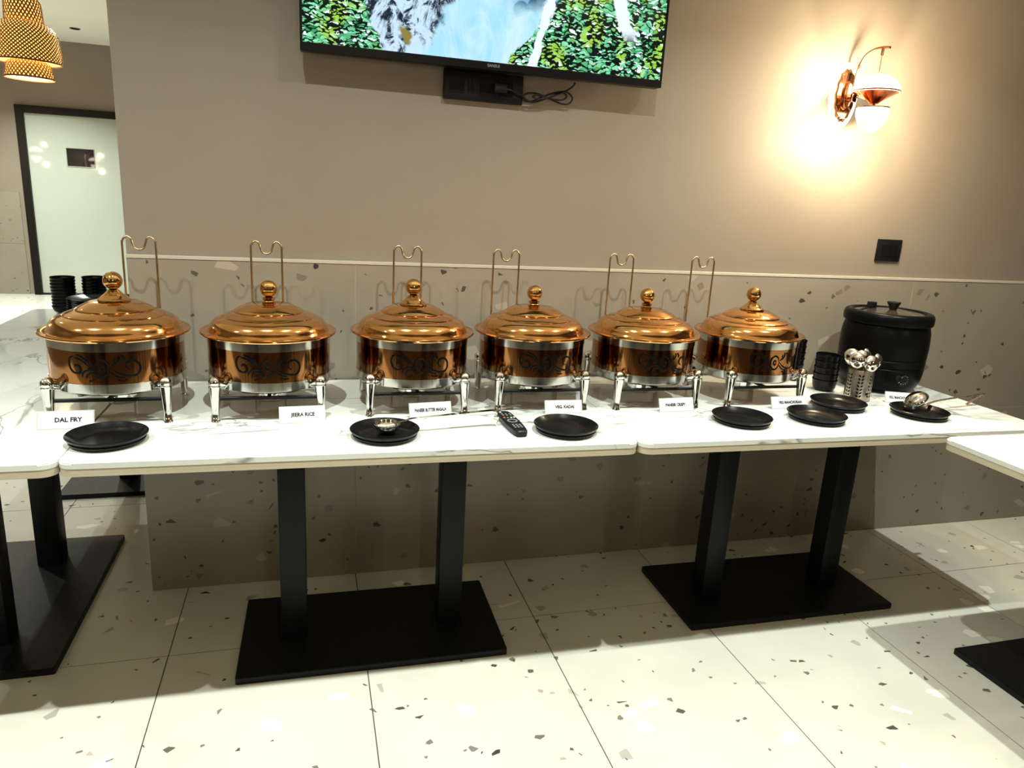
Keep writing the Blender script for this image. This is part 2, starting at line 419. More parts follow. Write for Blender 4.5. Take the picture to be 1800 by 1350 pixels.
# ------------------------------------------------------------------ tables
def table(label, cx, cy, L, D, rz, posts, base, seat=True):
    """posts and base in table coordinates (x along the length)."""
    t = thing('marble_table', label, 'table', (cx, cy, 0), rz, 'white marble tables on black pedestals')
    top = ob('table_top', rounded_prism('table_top', -L/2, L/2, -D/2, D/2, H-.014, H, .035, 6, .003), M_marble, t)
    ob('edge_band', rounded_prism('edge_band', -L/2+.001, L/2-.001, -D/2+.001, D/2-.001, H-.034, H-.0141, .035, 6), M_edge, t)
    bx0, bx1, by0, by1 = base
    ob('base_plate', rounded_prism('base_plate', bx0, bx1, by0, by1, .0005, .022, .006, 2, .002), M_blackmetal, t)
    for px, py in posts:
        ob('post', box_mesh('post', px-.04, px+.04, py-.04, py+.04, .0221, H-.040, .003, 2), M_blackmetal, t)
        ob('mounting_plate', box_mesh('mounting_plate', px-.09, px+.09, py-.09, py+.09, H-.040, H-.0341), M_blackmetal, t)
    return t
RZ1 = math.radians(-.85)
table('white marble table carrying the four chafing dishes on the left', .6155, -.3945, 1.4975, .762, RZ1, [(-.235, .015), (.275, .015)], (-.40, .437, -.205, .235))
table('white marble table carrying the two right chafing dishes and black soup kettle', 2.1265, -.4155, 1.523, .778, RZ1, [(-.233, .005), (.282, .005)], (-.395, .46, -.19, .235))
table('white marble table turned sideways at the left edge beside the first dish', -.5085, -.015, 1.494, .737, PI/2, [(-.24, .0), (.27, .0)], (-.425, .455, -.205, .235))
table('white marble table at the back left holding the stacks of black bowls', -.17, 1.103, 1.40, .73, 0, [(-.25, 0), (.25, 0)], (-.51, .35, -.215, .215))
table('white marble table cut off by the right edge of the picture', 3.135, -1.215, 1.50, .74, 0, [(-.14, .10), (.42, .10)], (-.553, .33, -.11, .32))

# ------------------------------------------------------------------ chafing dishes
CZ = H
prof_lid = [(.0, .318), (.066, .317), (.072, .314), (.086, .3075), (.0975, .301), (.0995, .2990), (.1000, .2960), (.1030, .2958), (.118, .2905), (.1295, .2862), (.1318, .2845), (.1325, .2820), (.135, .2812)]
prof_lid += smooth_prof([(.135, .2812), (.148, .2768), (.159, .2695), (.1665, .2590), (.1705, .2480), (.1735, .2415)], 4)[1:]
prof_lid += [(.178, .2405), (.186, .2410), (.192, .2425), (.1945, .2410), (.1955, .2375), (.194, .2345), (.190, .2335), (.176, .2340), (.170, .2345)]
lid_me = lathe('lid', prof_lid, 96, 33)
knob_cone = smooth_prof([(.0405, .317), (.0415, .321), (.0405, .3255), (.037, .3285), (.031, .333), (.024, .340), (.018, .346), (.013, .350)], 2)
cone_p = [(.0405, .317)]
for i in range(14):                     # turned rings on the cone
    t_ = i/13; r_ = .040 - .027*t_**.85; z_ = .3255 + .025*t_
    cone_p += [(r_+.0009, z_), (r_-.0006, z_+.0009)]
cone_p.insert(1, (.0425, .319)); cone_p.insert(2, (.0425, .3235))
BALL_Z, BALL_R = .376, .0255
ballp = [(max(BALL_R*math.sin(PI*(1-i/24)), 0), BALL_Z+BALL_R*math.cos(PI*(1-i/24))) for i in range(2, 25)]
knobA_me = lathe('knob_cone_collar', cone_p + [(.011, .351)], 48, 30)
collar_me = lathe('knob_collar', [(.0185, .317), (.0195, .319), (.0195, .324), (.0165, .3255), (.0150, .328), (.0165, .3305), (.0185, .332), (.0185, .336), (.0150, .338), (.010, .339)], 40, 30)
ballA_me = lathe('knob_ball', ballp, 40, 180)
ballB_me = lathe('knob_ball', [(r, z-.0125) for r, z in ballp], 40, 180)
RB = .1755
drum_me = lathe('drum', [(.165, .2335), (RB-.004, .2335), (RB, .231), (RB, .094), (RB-.004, .090), (.150, .086), (0, .082)], 96, 40)
band1_me = lathe('upper_band', [(RB+.0003, .207), (RB+.0016, .2075), (RB+.0016, .2325), (RB+.0003, .233)], 96, 40)
band2_me = lathe('lower_band', [(RB+.0003, .118), (RB+.0016, .1175), (RB+.0016, .092), (RB-.004, .0865), (.162, .084)], 96, 40)
fuel_me = lathe('fuel_cup', [(0, .0235), (.040, .0235), (.048, .030), (.050, .045), (.050, .075), (.056, .077), (.056, .081), (.046, .081), (.044, .060), (0, .058)], 40, 35)
# the four legs: tapered, rounded shoulder, bracket into the drum
def leg_mesh(sx, sy):
    secs = [(0, .0125, .146), (.004, .0125, .146), (.006, .0105, .146), (.03, .0105, .1455), (.06, .0125, .145), (.085, .0150, .1445), (.100, .0165, .144), (.104, .0168, .144), (.106, .0150, .144), (.109, .0150, .144)]
    vs, fs = [], []; n = 16
    def ring(z, r, off):
        o = len(vs)
        for i in range(n):
            a = 2*PI*i/n; ca, sa = math.cos(a), math.sin(a)
            e = .75
            vs.append((sx*off + r*math.copysign(abs(ca)**e, ca), sy*off + r*math.copysign(abs(sa)**e, sa), z)); 
        return o
    rs = [ring(z, r, o) for z, r, o in secs]
    for i in range(1, 9):                # domed shoulder
        a = PI/2*i/9; rs.append(ring(.110+.004+.019*math.sin(a), .0172*math.cos(a), .144))
    rs.insert(len(secs), ring(.1115, .0172, .144))
    for a, b in zip(rs, rs[1:]):
        for i in range(n): fs.append((a+i, a+(i+1) % n, b+(i+1) % n, b+i))
    fs.append(tuple(range(rs[0], rs[0]+n))); fs.append(tuple(range(rs[-1], rs[-1]+n)))
    br = tube_data([(sx*.120, sy*.120, .102), (sx*.132, sy*.132, .110), (sx*.141, sy*.141, .116)], [.016, .016, .013], 12)
    return joined('leg', [(vs, fs), br], 45)
leg_mes = {(sx, sy): leg_mesh(sx, sy) for sx in (-1, 1) for sy in (-1, 1)}
rail_me = [box_mesh('cross_rail', -.150, .150, -.005, .005, .064, .073, .001, 1)]
stay_me = box_mesh('cross_rail', -.005, .005, -.150, .150, .0635, .0725, .001, 1)
# scroll cut-outs, drawn in millimetres from the centre of the copper band, wrapped on the drum
def S_(pts): return [((x-755)*.233e-3, (405-y)*.233e-3) for x, y in pts]
strokes = [
    (S_([(440, 268), (400, 290), (378, 345), (388, 405), (425, 455), (482, 472)]), .0024),
    (S_([(445, 395), (468, 372), (500, 385), (517, 425), (500, 462), (470, 455)]), .0030),
    (S_([(440, 282), (510, 300), (570, 340), (622, 392)]), .0022),
    (S_([(475, 250), (540, 275), (600, 325), (645, 375)]), .0024),
    (S_([(528, 508), (540, 462), (585, 430), (640, 425), (668, 445)]), .0020),
    (S_([(572, 528), (585, 488), (620, 462), (655, 462), (675, 485)]), .0020),
    (S_([(600, 560), (625, 548), (650, 545), (660, 528)]), .0020),
    (S_([(650, 385), (680, 440), (700, 495), (718, 530)]), .0024),
    (S_([(668, 375), (690, 340), (700, 325)]), .0018),
    ([(math.cos(a)*.0165, math.sin(a)*.0235) for a in [2*PI*i/24 for i in range(25)]], .0022),
    ([(math.cos(a)*.0048, math.sin(a)*.0072) for a in [2*PI*i/16 for i in range(17)]], .0022),
    (S_([(838, 395), (880, 440), (940, 475), (1010, 498), (1085, 500), (1128, 470), (1143, 415), (1128, 360), (1085, 325), (1035, 325), (1000, 355), (998, 395), (1020, 425), (1040, 428)]), .0024),
    (S_([(835, 440), (870, 480), (920, 510), (980, 520)]), .0020),
    (S_([(900, 538), (945, 553), (1000, 550)]), .0020),
    (S_([(842, 375), (880, 350), (915, 320), (928, 285), (915, 255)]), .0024),
    (S_([(890, 340), (880, 310), (895, 285)]), .0018),
    (S_([(950, 252), (972, 285), (985, 325)]), .0024)]
def scroll_mesh():
    ds = []
    for pts, r in strokes:
        sp_ = smooth_prof(pts, 4)
        q = []
        for s_, v_ in sp_:
            a = s_/RB; q.append((math.sin(a)*(RB+.0002), -math.cos(a)*(RB+.0002), .1625+v_))
        rr = [r*1.45*min(1, .35+.65*math.sin(PI*min(max(i/(len(q)-1), .0), 1))*2) for i in range(len(q))]
        vs, fs = tube_data(q, rr, 6)
        out = []
        for x, y, z in vs:               # flatten radially
            R_ = math.hypot(x, y); k_ = (RB+.0002+(R_-RB)*.25)/R_; out.append((x*k_, y*k_, z))
        ds.append((out, fs))
    return joined('scroll_ornament', ds, 60)
scroll_me = scroll_mesh()
def hanger_mesh():
    w_, zt = .047, .485
    pts = [(-w_, 0, .02), (-w_, 0, .30), (-w_, 0, .455), (-.0455, 0, .471), (-.0395, 0, .4815), (-.031, 0, zt), (-.0230, 0, .480), (-.0190, 0, .468), (-.0155, 0, .456), (-.009, 0, .4485), (0, 0, .446)]
    pts = pts + [(-x, y, z) for x, y, z in pts[-2::-1]]
    sp_ = smooth_prof(pts, 4)
    return tube('lid_hanger', [(x, y, z) for x, y, z in sp_], .0033, 8)
hang_me = hanger_mesh()
def arm_mesh():
    return joined('hanger_arm', [tube_data([(-.047, 0, .112), (0, .004, .112), (.047, 0, .112)], .003, 8), tube_data([(0, -.1, .10), (0, 0.004, .112)], .003, 8)], 50)
CH = [(-.090, -.312, 'A', .031, 'copper domed chafing dish with cone collar knob, nearest the left table', 0),
      (.327, -.322, 'B', -.014, 'copper chafing dish second from left, ball knob on a short collar, beside the rice card', 0),
      (.760, -.308, 'A', .008, 'copper chafing dish third from left, cone collar knob, behind the ladle plate', 0),
      (1.163, -.300, 'B', -.045, 'copper chafing dish fourth from left with short collar knob, behind the remote control', 0),
      (1.568, -.312, 'B', -.012, 'copper chafing dish fifth from left with short collar knob, across the table joint', 0),
      (1.988, -.312, 'A', -.095, 'copper chafing dish at the right end of the row, beside stacked black bowls', 0)]
for i, (cx, cy, kind, hx, lab, rz) in enumerate(CH):
    t = thing('chafing_dish', lab, 'chafing dish', (cx, cy, CZ+.0003), rz, 'copper chafing dishes along the buffet')
    body = ob('drum', drum_me, M_copper2, t)
    ob('upper_band', band1_me, M_silver, body, label='steel band under the copper lid')
    ob('lower_band', band2_me, M_silver, body, label='steel band around the foot of the drum')
    ob('scroll_ornament', scroll_me, M_cut, body, label='black scroll cut-outs in the copper band')
    lid = ob('lid', lid_me, M_copper, t)
    if kind == 'A':
        ob('knob_base', knobA_me, M_gold, lid); ob('knob_ball', ballA_me, M_gold, lid)
    else:
        ob('knob_base', collar_me, M_gold, lid); ob('knob_ball', ballB_me, M_gold, lid)
    for key, me in leg_mes.items(): ob('leg', me, M_chrome, t)
    for y_ in (-.147, .147): ob('cross_rail', rail_me[0], M_blackmetal, t, (0, y_, 0))
    ob('cross_rail', stay_me, M_blackmetal, t)
    ob('fuel_cup', fuel_me, M_chrome, t)
    ob('lid_hanger', hang_me, M_wire, t, (hx, .213, 0), label='bent brass wire lid hanger')
    ob('hanger_arm', tube('hanger_arm', [(hx*.6, .160, .112), (hx, .213, .112)], .0032, 8), M_wire, t)

# ------------------------------------------------------------------ dish name cards
def card(txt, x0, y0, x1, y1, label, tsize, hgt=.050, tdx=0, sx=1.0):
    a = math.atan2(y1-y0, x1-x0); L = math.hypot(x1-x0, y1-y0)
    t = thing('dish_name_card', label, 'name card', ((x0+x1)/2, (y0+y1)/2, H+.0004), a, 'dish name cards in clear holders')
    tilt = math.radians(20); c, s = math.cos(tilt), math.sin(tilt)
    th = .003
    prof = [(0, 0), (.022, 0), (.022, th), (.0038, th), (s*hgt+th, c*hgt), (s*hgt, c*hgt)]     # L-shaped acrylic holder, leaning back
    vs = [(sgn*L/2, y, z) for sgn in (-1, 1) for y, z in prof]; n = len(prof)
    fs = [tuple(range(n)), tuple(range(n, 2*n))] + [(i, (i+1) % n, n+(i+1) % n, n+i) for i in range(n)]
    ob('acrylic_holder', mesh_py('acrylic_holder', vs, fs), M_acry, t)
    pm = mesh_py('paper_card', [(-L/2+.004, s/c*.004-.0006, .004), (L/2-.004, s/c*.004-.0006, .004), (L/2-.004, s*(hgt-.003)-.0006, c*(hgt-.003)), (-L/2+.004, s*(hgt-.003)-.0006, c*(hgt-.003)),
                                (-L/2+.004, s/c*.004+.0002, .004), (L/2-.004, s/c*.004+.0002, .004), (L/2-.004, s*(hgt-.003)+.0004, c*(hgt-.003)), (-L/2+.004, s*(hgt-.003)+.0004, c*(hgt-.003))],
                 [(0, 1, 2, 3), (4, 7, 6, 5), (0, 4, 5, 1), (1, 5, 6, 2), (2, 6, 7, 3), (3, 7, 4, 0)])
    pc = ob('paper_card', pm, M_paper, t)
    tm = text_mesh(txt, tsize*1.12, .00015, .0006, sx)
    o = ob('lettering', tm, M_ink, pc, (tdx, s*hgt*.52-.0012, c*hgt*.52), (PI/2-tilt, 0, 0))
card('DAL FRY', -.256, -.503, -.120, -.499, 'clear stand card reading DAL FRY in front of the first dish', .0150, .050, .006)
card('JEERA RICE', .355, -.512, .483, -.505, 'clear stand card reading JEERA RICE by the second dish', .0130, .050, .002, .92)
card('PANEER BUTTER MASALA', .730, -.497, .862, -.482, 'clear stand card reading PANEER BUTTER MASALA above the ladle handle', .0125, .047, 0, .62)
card('VEG. KADAI', 1.164, -.487, 1.290, -.490, 'clear stand card reading VEG. KADAI behind the plate right of the remote', .0120, .044, .004, .9)
card('PANEER CRISPY', 1.560, -.506, 1.690, -.500, 'clear stand card reading PANEER CRISPY under the fifth dish', .0125, .047, -.004, .78)
card('VEG MANCHURIAN', 1.992, -.505, 2.136, -.502, 'clear stand card reading VEG MANCHURIAN under the last dish', .0125, .044, .006, .78)
card('VEG. MANCHOW SOUP', 2.512, -.462, 2.622, -.502, 'clear stand card reading VEG. MANCHOW SOUP below the soup kettle', .0125, .042, 0, .60)

# ------------------------------------------------------------------ plates
plate_me = lathe('plate', [(0, .0042), (.060, .0042), (.072, .006), (.084, .0125), (.0915, .0185), (.0945, .0205), (.0965, .0195), (.0955, .0170), (.0905, .0125), (.0885, .0100),
                           (.0905, .0085), (.0890, .0045), (.0800, .0012), (.0700, .0002), (0, .0002)], 72, 50)
for v_ in plate_me.vertices: v_.co.z *= 1.2
PL = [(-.062, -.609, 'black plate on the table joint in front of the DAL FRY card'),
      (.641, -.643, 'black plate holding the small steel ladle'),
      (1.173, -.656, 'empty black plate just right of the remote control'),
      (1.792, -.626, 'empty black plate in front of the right-end chafing dish, left of two neighbours'),
      (2.077, -.628, 'empty black plate in front of the VEG MANCHURIAN card'),
      (2.272, -.496, 'empty black plate against the steel cutlery holder'),
      (2.509, -.622, 'black plate holding the upturned steel soup ladle')]
for x, y, lab in PL:
    tag(ob('plate', plate_me, M_blackplate, None, (x, y, H+.0003)), lab, 'plate', 'black plates along the table front')

# ------------------------------------------------------------------ ladles
def bowl_shell(R, depth, th=.001, seg=40):
    n = 9
    inn = [(R*math.sin(PI/2*i/n), -depth*math.cos(PI/2*i/n)) for i in range(n+1)]
    out = [((R+th)*math.sin(PI/2*i/n), -(depth+th)*math.cos(PI/2*i/n)) for i in range(n+1)]
    return lathe('ladle_bowl', inn + [(R+th*.5, .0008)] + out[::-1], seg, 60)
def strip(name, pts, wid, th):
    """flat bar: pts along the path, width across, thickness."""
    pts = [Vector(p) for p in pts]; vs, fs = [], []
    for i, p in enumerate(pts):
        t = (pts[min(i+1, len(pts)-1)]-pts[max(i-1, 0)]).normalized()
        side = Vector((-t.y, t.x, 0)); side = side.normalized() if side.length > 1e-4 else Vector((0, 1, 0))
        nrm = t.cross(side).normalized()
        w_ = wid[i] if isinstance(wid, list) else wid
        for a, b in ((-1, -1), (1, -1), (1, 1), (-1, 1)): vs.append(tuple(p+side*a*w_/2+nrm*b*th/2))
    for i in range(len(pts)-1):
        for k_ in range(4):
            q = (k_+1) % 4; fs.append((i*4+k_, i*4+q, (i+1)*4+q, (i+1)*4+k_))
    fs += [(0, 1, 2, 3), tuple((len(pts)-1)*4+i for i in range(4))]
    return mesh_py(name, vs, fs, 40)
t = thing('steel_ladle', 'small steel ladle lying on a black plate, long handle to the right', 'ladle', (.648, -.640, H+.006))
ob('ladle_bowl', bowl_shell(.036, .026), M_chrome, t, (0, .008, .0275))
hp = smooth_prof([(.034, .010, .0290), (.055, .014, .033), (.085, .020, .0375), (.20, .036, .0405), (.310, .050, .0440), (.323, .052, .041), (.327, .053, .032), (.327, .0525, .012), (.325, .052, -.0045)], 4)
ob('handle', strip('handle', hp, [.010+.008*min(1, i/18) for i in range(len(hp))], .0014), M_chrome, t)
t = thing('soup_ladle', 'large steel soup ladle turned over on a plate at the table end', 'ladle', (2.520, -.588, H+.0260))
lb = bowl_shell(.044, .034)
le_ = Vector((.62, -.30, -.72)).to_track_quat('Z', 'Y').to_euler()
ob('ladle_bowl', lb, M_chrome, t, (.006, 0, .0125), tuple(le_))
hp = smooth_prof([(.036, -.004, -.006), (.07, .004, .006), (.13, .014, .013), (.28, .040, .019), (.366, .056, .0225), (.378, .058, .0205), (.374, .061, .012), (.345, .066, -.006), (.316, .070, -.0240)], 4)
ob('handle', strip('handle', hp, .011, .0022), M_brush, t)

# ------------------------------------------------------------------ remote control
t = thing('remote_control', 'black television remote with coloured buttons between the plates', 'remote', (1.022, -.600, H+.0004), math.radians(2))
outl = [(-.013, -.098), (.013, -.098), (.020, -.080), (.0245, -.030), (.0250, .02), (.0235, .07), (.019, .092), (.010, .100), (-.010, .100), (-.019, .092), (-.0235, .07), (-.0250, .02), (-.0245, -.030), (-.020, -.080)]
outl = smooth_prof(outl + [outl[0]], 3)[:-1]
n = len(outl)
vs = [(x*.9, y*.99, 0) for x, y in outl] + [(x, y, .010) for x, y in outl] + [(x, y, .0165) for x, y in outl] + [(x*.85, y*.97, .0195) for x, y in outl]
fs = [tuple(range(n))[::-1], tuple(range(3*n, 4*n))]
for lv in range(3):
    for i in range(n): fs.append((lv*n+i, lv*n+(i+1) % n, (lv+1)*n+(i+1) % n, (lv+1)*n+i))
rc = ob('remote_body', mesh_py('remote_body', vs, fs, 40), M_blackplast, t)
btn = lathe('button', [(.0034, 0), (.0034, .0014), (.0026, .0019), (0, .0019)], 12)
for bi, (x, y, mm) in enumerate([(-.012, .085, M_white)] + [(-.012+.012*a, .066-.013*b, M_grey) for a in range(3) for b in range(2)] + [(-.0155, .030, M_red), (-.005, .028, M_green), (.006, .028, M_yell), (.016, .030, M_white)] + [(-.010+.010*a, -.040-.012*b, M_grey) for a in range(3) for b in range(3)]):
    me = btn.copy(); setmat(me, mm); ob('button', me, None, t, (x, y, .0192))
ring = lathe('navigation_ring', [(.011, .0190), (.0115, .0206), (.0155, .0206), (.016, .0190)], 32); ob('navigation_ring', ring, M_grey, t, (0, -.002, 0))

# ------------------------------------------------------------------ soup kettle
t = thing('soup_kettle', 'round black electric soup kettle at the right end of the table', 'soup kettle', (2.668, -.238, H+.0003))
kb = smooth_prof([(.122, .010), (.138, .018), (.149, .036), (.156, .062), (.1595, .098)], 4) + [(.1595, .100), (.1575, .102), (.1575, .106), (.1600, .108), (.1610, .130), (.1612, .132), (.1592, .134), (.1592, .138), (.1615, .140)] + smooth_prof([(.1615, .140), (.1625, .19), (.160, .235), (.154, .262), (.150, .268)], 4)[1:]
ob('kettle_body', lathe('kettle_body', [(0, .010)] + kb + [(.14, .268)], 80, 40), M_kettle, t)
ob('kettle_foot', lathe('kettle_foot', [(0, .0), (.108, .0), (.112, .003), (.112, .0097)], 60, 40), M_blackplast, t)
ob('collar', lathe('collar', smooth_prof([(.150, .2685), (.161, .2690), (.1640, .280), (.1630, .300), (.155, .312), (.142, .314), (.133, .308), (.130, .299)], 4), 80, 60), M_kettle, t)
kl = ob('kettle_lid', lathe('kettle_lid', smooth_prof([(.129, .3015), (.126, .3085), (.10, .3115), (.05, .3165), (.0, .318)], 3), 72, 60), mat('kettle_lid_black', (.03, .024, .018), .10, spec=.9), t)
ob('lid_knob', lathe('lid_knob', [(.013, .3165), (.014, .322), (.020, .336), (.0255, .345), (.0245, .349), (0, .350)], 28, 40), M_blackplast, kl, (.006, -.01, 0))
hb = [md(box_mesh('h', -.015, .015, -.012, .012, .303, .340, .003, 2)), tube_data([(-.018, 0, .312), (-.050, -.012, .310), (-.085, -.03, .304)], .007, 8)]
ob('lid_hinge', joined('lid_hinge', hb, 40), M_blackplast, kl, (-.042, .052, 0))
ka = math.radians(-100)
dial = ob('dial_panel', lathe('dial_panel', [(0, 0), (.026, 0), (.026, .006), (.022, .009), (0, .009)], 28, 40), M_blackplast, t, (math.cos(ka)*.152, math.sin(ka)*.152, .068), (PI/2 - .22, 0, ka+PI/2))
ob('dial_knob', lathe('dial_knob', [(.015, .0091), (.0145, .018), (.012, .020), (0, .020)], 9, 20), M_blackplast, dial)
ticks = []
for i in range(10):
    a = math.radians(200+28*i - 340); ticks.append(xform(md(box_mesh('tk', -.0007, .0007, -.0022, .0022, .0088, .0094)), Matrix.Translation((math.cos(a)*.0190, math.sin(a)*.0190, 0)) @ Matrix.Rotation(a+PI/2, 4, 'Z')))
ob('dial_marks', joined('dial_marks', ticks, None), M_white, dial)['kind'] = 'stuff'

# ------------------------------------------------------------------ cutlery holder with soup spoons
t = thing('cutlery_holder', 'perforated steel cylinder full of spoons in front of the kettle', 'cutlery holder', (2.428, -.408, H+.0003))
RC = .0465
holder = ob('holder_wall', lathe('holder_wall', [(0, .001), (RC-.002, .001), (RC, .003), (RC, .116), (RC-.0005, .118), (RC-.0015, .118), (RC-.002, .116), (RC-.002, .003), (0, .003)], 56, 40), M_brush, t)
def leafmark(a, z, tilt):
    pts = [(-.0060, 0), (-.003, .0027), (.0022, .0030), (.0060, 0), (.0022, -.0030), (-.003, -.0027)]
    q = []
    for x, y in pts:
        u_ = x*math.cos(tilt)-y*math.sin(tilt); v_ = x*math.sin(tilt)+y*math.cos(tilt)
        an = a+u_/RC; q.append((math.cos(an)*(RC+.0003), math.sin(an)*(RC+.0003), z+v_))
    return q, [tuple(range(6))]
ds = []
for col_ in range(7):
    a0 = math.radians(-178+51.4*col_)
    for r_ in range(7):
        z = .022+.0128*r_
        ds.append(leafmark(a0+.125, z, .75)); ds.append(leafmark(a0-.125, z, PI-.75))
ob('leaf_perforations', joined('leaf_perforations', ds, None), M_cut, holder)['kind'] = 'stuff'
head = []
hs, hf = [], []
def spoon_mesh():
    n_, m_ = 20, 9; vs, fs = [], []
    for i in range(m_+1):
        ph = PI/2*i/m_
        for j in range(n_):
            a = 2*PI*j/n_
            vs.append((.0300*math.cos(a)*math.cos(ph), -.022*math.sin(ph), .0320*math.sin(a)*math.cos(ph)))
    for i in range(m_):
        for j in range(n_): fs.append((i*n_+j, i*n_+(j+1) % n_, (i+1)*n_+(j+1) % n_, (i+1)*n_+j))
    for v in list(vs): vs.append((v[0]*.95, v[1]*.93+.0004, v[2]*.95))
    o = (m_+1)*n_
    fs += [tuple(o+q for q in f[::-1]) for f in fs[:m_*n_]]
    fs += [(j, (j+1) % n_, o+(j+1) % n_, o+j) for j in range(n_)]
    return mesh_py('spoon_bowl', vs, fs, 60)
sp_me = spoon_mesh()
sh_me = strip('spoon_handle', [(0, -.001, -.031), (0, .000, -.045), (0, .001, -.08), (0, .0, -.118)], [.010, .006, .007, .012], .0015)
SP = [(-.034, -.010, .152, -16, 6, -62, 'soup spoon at the left of the cutlery holder, showing its rounded back'),
      (.006, -.036, .146, 4, -6, 0, 'soup spoon in the middle front of the cutlery holder'),
      (.046, -.012, .150, 16, 4, 30, 'soup spoon leaning right in the cutlery holder'),
      (-.004, .002, .158, -3, -6, -10, 'soup spoon in the centre of the cutlery holder'),
      (-.024, .030, .158, -10, -10, -50, 'soup spoon at the back left of the cutlery holder'),
      (.036, .030, .160, 9, -10, 40, 'soup spoon at the back right of the cutlery holder')]
for dx, dy, z, lx, ly_, rz, lab in SP:
    s_ = thing('soup_spoon', lab, 'spoon', (2.428+dx, -.408+dy, H+z), math.radians(rz), 'steel soup spoons in the holder')
    s_.rotation_euler = (math.radians(ly_), math.radians(lx), math.radians(rz))
    ob('spoon_bowl', sp_me, M_chrome, s_); ob('spoon_handle', sh_me, M_chrome, s_)

# ------------------------------------------------------------------ stacked bowls and plates
def bowl_prof(R, h, rb, th=.0022):
    return [(0, .004), (rb-.004, .004)] + smooth_prof([(rb-.002, .0045), ((R+rb)/2, h*.35), (R*.95, h*.75), (R-th, h-.001)], 3) + [(R-.0005, h), (R, h-.001), (R, h-.004)] + smooth_prof([(R-.001, h-.006), (R*.955, h*.68), ((R+rb)/2+.002, h*.25), (rb, .0015)], 3)[0:] + [(rb-.004, 0), (0, 0)]
sb_me = lathe('stacking_bowl', bowl_prof(.0465, .046, .032), 40, 50)
def stack(name, me, m, x, y, n, pitch, label, cat, group, jit=.0, z0=0):
    for i in range(n):
        tag(ob(name, me, m, None, (x+random.uniform(-jit, jit), y+random.uniform(-jit, jit), H+.0004+z0+i*pitch), (0, 0, random.random()*6)), ('topmost ' + label) if i == n-1 else label, cat, group)
stack('soup_bowl', sb_me, M_blackplate, 2.388, -.272, 5, .0245, 'black soup bowl in the stack beside the steel cutlery holder', 'bowl', 'black soup bowls stacked by the cutlery holder')
stack('soup_bowl', sb_me, M_blackplate, 2.360, -.100, 6, .0245, 'black soup bowl in the stack half hidden behind the last chafing dish', 'bowl', 'black soup bowls stacked behind the last dish')
lb_me = lathe('curry_bowl', bowl_prof(.054, .036, .030), 40, 50)
stack('small_bowl', lb_me, M_blackplate, -.705, 1.360, 10, .0155, 'small black bowl in the leftmost stack on the back left table', 'bowl', 'black bowls in the leftmost stack', .001)
stack('small_bowl', lb_me, M_blackplate, -.575, 1.385, 10, .0155, 'small black bowl in the stack next to the leftmost one, back left table', 'bowl', 'black bowls in the second stack', .001)
dp_me = lathe('dinner_plate', [(0, .005), (.085, .005), (.105, .012), (.128, .020), (.131, .0205), (.132, .0195), (.128, .017), (.106, .009), (.086, .0008), (.08, 0), (0, 0)], 64, 40)
stack('dinner_plate', dp_me, M_blackplate, -.500, 1.150, 10, .0098, 'black dinner plate in the stack half hidden by the first copper lid', 'plate', 'black dinner plates in the back left stack', .001)
stack('dinner_plate', dp_me, M_blackplate, -.225, 1.290, 16, .0098, 'black dinner plate in the tall stack behind the first lid knob', 'plate', 'black dinner plates in the tall stack behind the knob', .001)

# ------------------------------------------------------------------ television
TX0, TX1, TZ0, TZ1 = .428, 1.652, 1.853, 2.565
t = thing('television', 'large wall-mounted television showing a waterfall among green plants', 'television', (TX0, -.08, TZ0))
TW, TH_ = TX1-TX0, TZ1-TZ0
ob('tv_back', box_mesh('tv_back', .0, TW, .0025, .045, 0, TH_, .004, 2), M_screenbezel, t)
ob('tv_mount', box_mesh('tv_mount', .35, TW-.35, .0451, .0915, .2, .5), M_screenbezel, t)
bz = [md(box_mesh('b', 0, TW, -.004, .0024, 0, .024, .001, 1)), md(box_mesh('b', 0, TW, -.004, .0024, TH_-.010, TH_, .001, 1)),
      md(box_mesh('b', 0, .008, -.004, .0024, .0241, TH_-.0101, .001, 1)), md(box_mesh('b', TW-.008, TW, -.004, .0024, .0241, TH_-.0101, .001, 1))]
bez = ob('bezel', joined('bezel', bz, 30), M_screenbezel, t)
ob('screen', box_mesh('screen', 0, TW-.016, 0, .002, 0, TH_-.034), M_screen, t, (.008, .0002, .024))
ob('maker_mark', text_mesh('SANSUI', .0125, .0002, .0003), M_grey, bez, (TW/2, -.0044, .0125), (PI/2, 0, 0))

